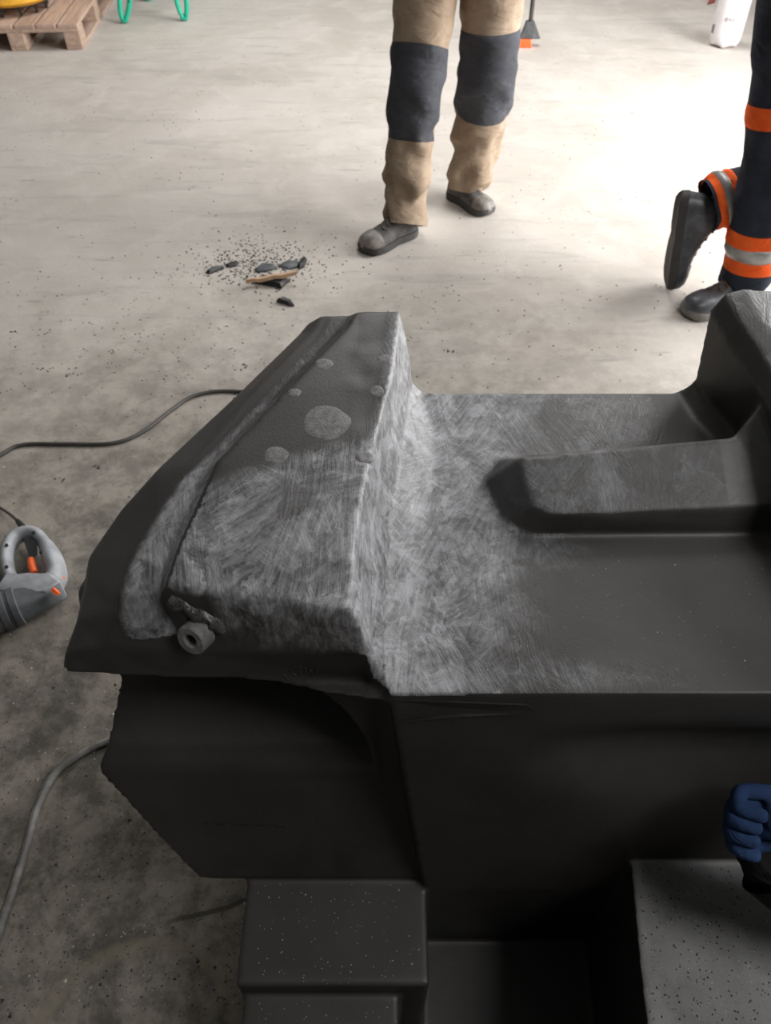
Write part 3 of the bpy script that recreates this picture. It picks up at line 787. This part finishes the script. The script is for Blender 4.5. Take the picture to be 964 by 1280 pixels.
upper_body(pa, Vector((.285, 3.43, .95)), FA, {'l': (A_hp, A_kn, A_an + Vector((0, .01, .03))), 'r': (B_hp, B_kn, B_an + Vector((0, .01, .03)))}, M_PADCLOTH,
           {'l': ((-.27, -.02, 1.20), (-.20, .22, 1.20)), 'r': ((.27, -.02, 1.20), (.20, .22, 1.20))})

# ---- worker in navy trousers with orange bands
pb = thing('person', 'person in navy trousers with orange bands and black boots, one heel raised', 'person', (1.3, 2.6, 0))
bpy.context.view_layer.update()
FB = Vector((-.8, -.6, 0)).normalized()
C_an, C_kn, C_hp = Vector((1.335, 2.575, .09)), Vector((1.295, 2.60, .52)), Vector((1.235, 2.66, .95))
C_up = Vector((1.225, 2.68, 1.07))
rc_, _ = leg_rings([C_an, C_an.lerp(C_kn, .5), C_kn, C_kn.lerp(C_hp, .5), C_hp, C_up], [.092, .098, .104, .112, .128, .14], FB, 8.1, folds=((0, .012), (.3, .008), (.5, .006), (1, .005)))
D_an, D_kn, D_hp = Vector((1.165, 2.71, .315)), Vector((1.50, 2.74, .43)), Vector((1.44, 2.74, .95))
rd_, _ = leg_rings([D_an, D_an.lerp(D_kn, .33), D_an.lerp(D_kn, .68), D_kn, D_kn.lerp(D_hp, .5), D_hp], [.096, .10, .105, .11, .118, .135], Vector((.2, -.3, 1)).normalized(), 2.2, folds=((0, .010), (.5, .007), (1, .005)))
mb = MB(); mb.loft(rc_, cap=False); mb.loft(rd_, cap=False); pelv = []
for z, rx, ry in ((.92, .17, .08), (.95, .19, .12), (.99, .19, .13), (1.04, .18, .125)):
    pelv.append([Vector((1.335 + rx * math.cos(q), 2.70 + ry * math.sin(q), z)) for q in [2 * math.pi * i / 32 for i in range(32)]])
mb.loft(pelv)
trb = in_world(mb.build('trousers', M_NAVY, None, angle=80), pb)
for rings, i0, i1, mt, nm, off in ((rc_, 26, 29, M_ORANGE, 'orange_band', .004), (rc_, 3, 10, M_ORANGE, 'orange_band', .004), (rc_, 5, 8, M_REFLECT, 'reflective_stripe', .008),
                                   (rd_, 1, 8, M_ORANGE, 'orange_band', .004), (rd_, 3, 6, M_REFLECT, 'reflective_stripe', .008)):
    o = shell_patch(rings, i0, i1, 0, SEG, off, SEG).build(nm, mt, None, angle=80); in_world(o, trb)
make_shoe(pb, shoe_matrix(Vector((1.425, 2.62, 0)), Vector((1.085, 2.475, 0))), .345, (M_SHOE2, M_SHOE2, M_SOLE2, M_LACE2), True)
make_shoe(pb, shoe_matrix(Vector((1.055, 2.735, .36)), Vector((1.075, 2.665, .012)), Vector((1, -.15, 0))), .355, (M_SHOE2, M_SHOE2, M_SOLE, M_LACE2), True)
upper_body(pb, Vector((1.335, 2.70, .95)), FB, {'l': (C_hp, C_kn, C_an + Vector((0, 0, .02))), 'r': (D_hp, D_kn, D_an)}, M_NAVY,
           {'l': ((-.25, .02, 1.20), (-.10, .24, 1.24)), 'r': ((.25, .02, 1.20), (.10, .24, 1.20))})

# ---- gloved hand at the right edge
ph = thing('person', 'person reaching in at right frame edge with blue glove and black sleeve', 'person', (.50, .22, .0))
bpy.context.view_layer.update()
h0 = Pz(1000, 1024, .675)
hx = Vector((-1, .10, -.05)).normalized(); hy = Vector((.1, .55, .82)).normalized(); hz_ = hx.cross(hy).normalized()
def H(a, b, c): return h0 + hx * a + hy * b + hz_ * c
k = Skel()
k.pt('palm', H(0, 0, 0), (.034, .030)); k.pt('knuck', H(.030, .006, 0), (.036, .026), 'palm'); k.pt('wrist', H(-.040, -.028, 0), .030, 'palm')
for j, (b, c, ln) in enumerate(((.030, .012, .052), (.014, .016, .058), (-.004, .016, .055), (-.022, .012, .046))):
    k.chain('knuck', [H(.046, b, c * .3), H(.046 + ln * .55, b, c * .2), H(.046 + ln * .75, b - .006, -.026), H(.030 + ln * .45, b - .006, -.040)], [.0115, .0108, .0102, .0092], 'f%d' % j)
k.chain('palm', [H(.012, -.034, .006), H(.042, -.042, .004), H(.064, -.036, -.004)], [.0145, .0125, .0105], 'th')
hand = in_world(link('gloved_hand', k.mesh('gloved_hand', 2), M_BLUE), ph); hand['label'] = 'blue work glove with curled fingers'
e0, e1 = Pz(972, 1072, .63), Vector((1.08, .10, .82))
pth = V(catmull([e0, Pz(1000, 1096, .62), Vector((.76, .22, .66)), e1], 24))
rr, _ = leg_rings(pth, [.047, .050, .056, .062], Vector((0, .6, .8)), 5.5, n=30, seg=24, folds=((0, .004), (.5, .004), (1, .003)))
in_world(MB().loft(rr).build('sleeve', M_BLACKCLOTH, None, angle=80), ph)

# ------------------------------------------------------------------ power tool on the floor
tool = thing('power_tool', 'grey corded power tool with D-handle and orange trigger lying on floor', 'power tool', tuple(Pz(40, 720, 0)))
bpy.context.view_layer.update()
hz0 = .052
loop = [Pz(x, y, hz0) for x, y in ((9, 690), (17, 674), (30, 667), (45, 668), (56, 680), (66, 700), (71, 722), (60, 731), (38, 729), (18, 727), (10, 712))]
cl = []
m_ = len(loop)
for i in range(m_):
    a, b, c, d = loop[i - 1], loop[i], loop[(i + 1) % m_], loop[(i + 2) % m_]
    for u in (0, .33, .66):
        cl.append(.5 * (2 * b + (c - a) * u + (2 * a - 5 * b + 4 * c - d) * u * u + (3 * b - a - 3 * c + d) * u ** 3))
cen = sum(cl, Vector()) / len(cl)
rad = [.0165 + .010 * max(0, (p - cen).normalized().dot(Vector((.9, -.25, 0)))) for p in cl]
in_world(MB().tube(cl, rad, 14, closed=True, flat=1.5).build('handle', M_TOOLG, None), tool)
b0, b1 = Pz(74, 738, .05), Pz(-95, 800, .05)
axis = (b1 - b0); Lb = axis.length
q = Matrix.Translation(b0) @ axis.to_track_quat('Z', 'Y').to_matrix().to_4x4()
prof = [(0, -.004), (.020, -.002), (.030, .008), (.036, .03), (.043, .07), (.046, .095), (.050, .097), (.050, .112), (.046, .114), (.046, .122), (.050, .124), (.050, .138), (.047, .14), (.050, .16), (.052, .24), (.044, .27), (.030, .30), (.024, .33), (.0, .332)]
in_world(MB().lathe(prof, q, 32).build('motor_housing', M_TOOLD, None), tool)
sp = [Pz(x, y, .058) for x, y in ((12, 727), (40, 731), (70, 727), (80, 735), (60, 748), (20, 752), (0, 745))]
in_world(MB().loft([[p + Vector((0, 0, -.035)) for p in sp], [p + Vector((0, 0, .028)) for p in sp], [p.lerp(cen + Vector((0, -.05, 0)), .12) + Vector((0, 0, .034)) for p in sp]]).build('gear_cover', M_TOOLG, None, bevel=.006), tool)
in_world(MB().hull([Pz(x, y, z) for x, y in ((28, 672), (46, 672), (47, 694), (38, 699)) for z in (.035, .066)]).build('switch_housing', M_SCREW, None, smooth=False, bevel=.003), tool)
t0, t1 = Pz(39, 699, .06), Pz(43, 716, .06)
in_world(MB().tube([t0, t0.lerp(t1, .5) + Vector((-.002, 0, .002)), t1], [.0085, .010, .009], 12).build('trigger', M_TRIG, None), tool)
in_world(MB().tube([Pz(68, 741, .085), Pz(71, 738, .088)], .011, 14).build('lock_button', M_TRIG, None), tool)
in_world(MB().tube([Pz(76, 724, .06), Pz(79, 721, .06)], .006, 12).build('lock_button', M_TRIG, None), tool)
for x, y in ((8, 669 + 12), (42, 665), (51, 690), (63, 707), (8, 708), (51, 731)):
    p = Pz(x, y, hz0 + .028)
    in_world(MB().lathe([(0, -.004), (.0042, -.004), (.0042, .0012), (.003, .0018), (0, .0008)], Matrix.Translation(p), 12).build('screw', M_SCREW, None), tool)
in_world(MB().tube([Pz(31, 664, .045), Pz(27, 657, .042), Pz(22, 651, .035)], [.011, .009, .0065], 12).build('cord_boot', M_SCREW, None), tool)
in_world(MB().tube(V(catmull([Pz(23, 652, .036), Pz(10, 641, .015), Pz(-8, 632, .007), Pz(-50, 625, .005), Pz(-110, 640, .005)], 26)), .0042, 8).build('power_cord', M_CABLE, None), tool)
in_world(MB().lathe([(0, .30), (.017, .30), (.019, .37), (.012, .385), (.004, .387), (.004, .46), (0, .462)], q, 20).build('chuck', M_STEEL, None), tool)

# ------------------------------------------------------------------ cables on the floor
def cable(pts, r, mat, label, ext):
    path = V(catmull([Pz(x, y, r) for x, y in pts] + [Vector((x, y, r)) for x, y in ext], 110))
    o = MB().tube(path, r, 9).build('cable', mat, None)
    return tag(o, label, 'cable')
cable([(-60, 605), (0, 569), (28, 556), (80, 555), (140, 554), (178, 540), (215, 512), (245, 494), (290, 489), (360, 500)], .0062, M_CABLE, 'thin dark cable curving over pale floor to the moulding', [(-.12, 1.78), (.25, 1.62), (.7, 1.55), (1.3, 1.35), (1.9, 1.0)])
cable([(-10, 1190), (14, 1120), (32, 1060), (46, 1010), (66, 970), (92, 948), (135, 926), (210, 905)], .0085, M_CABLE2, 'grey cable looping out from under the moulding, lower left', [(-.22, 1.0), (.1, 1.15), (.6, 1.2), (1.2, 1.0), (1.8, .8)])

# ------------------------------------------------------------------ debris by the moulding's far side
def lump(name, mat, outline, h, label, cat='plastic offcut', group=None, seed=0):
    r = random.Random(seed)
    base = [Pz(x, y, 0.0008) for x, y in outline]; c = sum(base, Vector()) / len(base)
    top = [p.lerp(c, .22) + Vector((0, 0, h * (.6 + .8 * r.random()))) for p in base]
    mid = [p.lerp(c, -.02) + Vector((0, 0, h * .45 * (.5 + r.random()))) for p in base]
    o = MB().loft([base, mid, top]).build(name, mat, None, angle=25)
    return tag(o, label, cat, group)
s0, s1 = Pz(307, 352, .020), Pz(371, 341, .040); d = (s1 - s0).normalized(); sd = d.cross(Vector((0, 0, 1)))
mb = MB(); rr = []
for i in range(8):
    c = s0.lerp(s1, i / 7) + Vector((0, 0, .003 * math.sin(i * 2.1))); w_ = .009 * min(1, .3 + i * .35); hh = .007
    rr.append([c + sd * w_ - Vector((0, 0, hh)), c - sd * w_ - Vector((0, 0, hh)), c - sd * w_ * .9 + Vector((0, 0, hh * .9)), c + sd * w_ * .8 + Vector((0, 0, hh))])
tag(mb.loft(rr).build('wood_stick', M_STICK, None, angle=30), 'thin splintered wooden stick lying among black offcuts', 'stick')
lump('plastic_offcut', M_BLACKP, ((316, 353), (330, 350), (352, 350), (363, 352), (358, 355), (352, 361), (338, 358)), .02, 'black wedge-shaped offcut under the wooden stick', seed=1)
lump('plastic_offcut', M_BLACKP, ((346, 378), (354, 375), (363, 376), (368, 383), (362, 383), (355, 380)), .014, 'small curled black offcut lying apart, nearest the moulding', seed=2)
lump('plastic_offcut', M_TOOLD, ((318, 337), (328, 331), (342, 331), (346, 336), (332, 340), (322, 341)), .012, 'flat grey-black flake just behind the wooden stick', seed=3)
lump('plastic_offcut', M_TOOLD, ((348, 333), (358, 328), (372, 328), (378, 333), (362, 337)), .012, 'flat grey-black flake behind the right end of the stick', seed=4)
lump('plastic_offcut', M_BLACKP, ((372, 334), (380, 324), (384, 326), (381, 333), (375, 337)), .016, 'upright curled black shaving at right end of the offcut pile', seed=5)
lump('plastic_offcut', M_BLACKP, ((258, 341), (266, 336), (276, 334), (280, 336), (270, 340), (262, 343)), .010, 'thin black shaving at far left of the offcut pile', seed=6)
lump('plastic_offcut', M_BLACKP, ((282, 332), (290, 328), (299, 329), (296, 333), (286, 335)), .010, 'black crumb cluster shaving left of the flakes', seed=7)
mb = MB(); mb2 = MB(); r3 = random.Random(11)
def fchip(m, px, py, s):
    p = Pz(px, py, .0003); chip(m, p, s, r3)
for i in range(800): fchip(mb, r3.gauss(325, 42), r3.gauss(331, 16), r3.uniform(.002, .0075))
for i in range(500): fchip(mb, r3.gauss(300, 160), r3.gauss(430, 70), r3.uniform(.0015, .005))
for i in range(2600):
    px, py = r3.uniform(-30, 330), r3.uniform(560, 1270)
    fchip(mb if r3.random() < .86 else mb2, px, py, r3.uniform(.0008, .0026) * (2.2 if r3.random() < .05 else 1))
for i in range(260): fchip(mb, r3.uniform(0, 960), r3.uniform(60, 480), r3.uniform(.002, .006))
for x, y in ((123, 582), (78, 600), (85, 465), (55, 462), (305, 460), (18, 415), (57, 415), (300, 492), (140, 440), (560, 440)): 
    for j in range(5): fchip(mb, x + r3.gauss(0, 5), y + r3.gauss(0, 2.5), r3.uniform(.003, .008))
for o, lb in ((mb.build('floor_crumbs', M_CHIP, None, smooth=False), 'black plastic crumbs strewn over the concrete floor'), (mb2.build('pale_crumbs', M_PALE, None, smooth=False), 'pale crumbs strewn over the dirty floor at lower left')):
    tag(o, lb, 'crumbs', None, 'stuff')

# ------------------------------------------------------------------ pallet, tub, green stand, bottle, scraper
ang = math.radians(4); corner = Pz(104, 62, 0)
pal = thing('wooden_pallet', 'weathered brown wooden pallet lying on floor in far left corner', 'pallet', tuple(corner), ang)
PW, PL = .80, 1.2          # pallet extends to -x (0.8) and +y (1.2) in its own frame
def pbox(name, c, d): 
    mb = MB().box((0, 0, 0), d); o = mb.build(name, M_WOOD, pal, smooth=False, bevel=.004); o.location = c; return o
for i, (x, w_) in enumerate(((-.062, .124), (-.197, .118), (-.332, .12), (-.467, .118), (-.602, .12), (-.738, .124))):
    pbox('deck_board', (x, PL / 2, .133), (w_, PL, .022))
for y in (.07, .60, 1.13): pbox('cross_board', (-PW / 2, y, .111), (PW, .14, .022))
for y in (.07, .60, 1.13):
    for x in (-.05, -.40, -.75): pbox('block', (x, y, .061), (.10, .14, .078))
for x in (-.05, -.40, -.75): pbox('bottom_board', (x, PL / 2, .011), (.10, PL, .022))

tubc = Pz(8, 3, .20) + Vector((0, .10, 0))
tub = thing('plastic_tub', 'yellow plastic tub standing on the pallet at top left corner', 'tub', (tubc.x, tubc.y, .1445))
mb = MB().lathe([(0, .05), (.20, .05), (.235, .055), (.26, .075), (.285, .30), (.30, .305), (.30, .32), (.27, .32), (.25, .09), (0, .085)], Matrix(), 40); mb.build('bowl', M_YELLOW, tub)
for i in range(12):
    a = 2 * math.pi * i / 12
    MB().box((0, 0, 0), (.014, .02, .052)).build('foot', M_SCREW, tub, smooth=False, bevel=.003).location = (.215 * math.cos(a), .215 * math.sin(a), .026)
mb = MB().tube([(.225 * math.cos(a), .225 * math.sin(a), .052) for a in [2 * math.pi * i / 40 for i in range(40)]], .006, 8, closed=True); mb.build('rim', M_SCREW, tub)

g1, g2 = Pz(155, 29, 0), Pz(231, 26, 0)
gs = thing('steel_stand', 'bright green tubular steel stand with hairpin feet by the pallet', 'stand', tuple((g1 + g2) / 2))
bpy.context.view_layer.update()
gd = (g2 - g1); back = Vector((.05, .55, 0))
def hairpin(base, tilt):
    R = .0165; sx_ = .042
    pts = [(-sx_ - .02, .75), (-sx_, .35), (-sx_ * .8, .12), (-sx_ * .35, .03), (0, R), (sx_ * .35, .03), (sx_ * .8, .12), (sx_, .35), (sx_ + .02, .75)]
    return MB().tube(V(catmull([base + Vector((x + tilt * z, 0, z)) for x, z in pts], 50)), R, 10)
for b, t in ((g1, .28), (g2, .0), (g1 + back, .28), (g2 + back, .0)): in_world(hairpin(b, t).build('hairpin_leg', M_GREEN, None), gs)
for b in (g1 + Vector((.21, 0, 0)), g2): in_world(MB().tube([b + Vector((0, -.05, .75)), b + back + Vector((0, .05, .75))], .018, 12).build('rail', M_GREEN, None), gs)
in_world(MB().tube([g1 + back * .5 + Vector((.16, 0, .78)), g2 + back * .5 + Vector((.05, 0, .78))], .018, 12).build('cross_rail', M_GREEN, None), gs)

bp = Pz(907, 60, 0)
bot = thing('plastic_bottle', 'large milky white plastic bottle standing on the floor, top right', 'bottle', (bp.x, bp.y + .06, 0))
Rb = .098; rings = []
for r_, z_, wob in ((.30, .012, 0), (.62, .004, .0), (.86, .004, 1), (.97, .03, .6), (1.0, .07, .15), (1.0, .14, 0), (1.0, .24, 0), (.97, .275, 0), (.86, .31, 0), (.62, .345, 0), (.36, .37, 0), (.24, .385, 0), (.24, .41, 0)):
    rings.append([Vector((Rb * r_ * math.cos(a), Rb * r_ * math.sin(a), z_ + wob * .012 * (1 + math.cos(a * 5)))) for a in [2 * math.pi * i / 50 for i in range(50)]])
MB().loft(rings).build('bottle_body', M_BOTTLE, bot, angle=70)
MB().lathe([(0, .405), (.030, .405), (.030, .432), (.027, .436), (0, .436)], Matrix(), 28).build('cap', M_BLUE, bot)
def print_on(text, size, a0, z, mat):
    cu = bpy.data.curves.new('t', 'FONT'); cu.body = text; cu.size = size; cu.align_x = 'CENTER'; cu.extrude = .0004; cu.resolution_u = 3
    o = bpy.data.objects.new('t', cu); COL.objects.link(o)
    dg = bpy.context.evaluated_depsgraph_get(); me = bpy.data.meshes.new_from_object(o.evaluated_get(dg), depsgraph=dg)
    bpy.data.objects.remove(o)
    bm = bmesh.new(); bm.from_mesh(me); bmesh.ops.triangulate(bm, faces=bm.faces[:])
    for v in bm.verts:
        a = a0 + v.co.x / Rb; r = Rb + .0008 + v.co.z
        v.co = Vector((r * math.cos(a), r * math.sin(a), z + v.co.y))
    bm.to_mesh(me); bm.free(); me.materials.clear(); return link('print', me, mat, bot)
av = math.atan2(-bp.y, -bp.x)
print_on('every', .050, av + .25, .155, M_PRINT)
print_on('~ . ~', .035, av + .22, .105, M_PRINT2)
lb = []
for a in np.linspace(av - 1.22, av - .92, 6): lb.append([Vector(((Rb + e) * math.cos(a), (Rb + e) * math.sin(a), z)) for e, z in ((-.002, .075), (.0012, .075), (.0012, .122), (-.002, .122))])
MB().loft(lb).build('sticker', M_PRINT, bot, smooth=False)

sp_ = Pz(655, 57, 0)
scr = thing('floor_scraper', 'dark long-handled tool with grey head and orange foot, behind the walking person', 'hand tool', tuple(sp_))
MB().hull([(x * (1 if z == 0 else .8), y, z) for x in (-.055, .045) for y in (-.05, .03) for z in (.0, .045)]).build('foot', M_TRIG, scr, smooth=False, bevel=.006)
MB().hull([(-.035, -.03, .045), (.035, -.03, .045), (.10, -.02, .045), (.10, .03, .03), (-.03, .03, .045), (.0, -.02, .14), (.05, -.02, .14), (.0, .03, .14), (.05, .03, .14)]).build('head', M_TOOLD, scr, smooth=False, bevel=.006)
MB().tube([(.025, 0, .13), (.02, 0, .5), (.03, .02, 1.0)], .014, 10).build('shaft', M_CABLE, scr)
lump('wood_scrap', M_MAROON, ((884, 6), (889, -4), (896, -4), (893, 4)), .02, 'small maroon scrap on the floor left of the white bottle', 'scrap', seed=9)
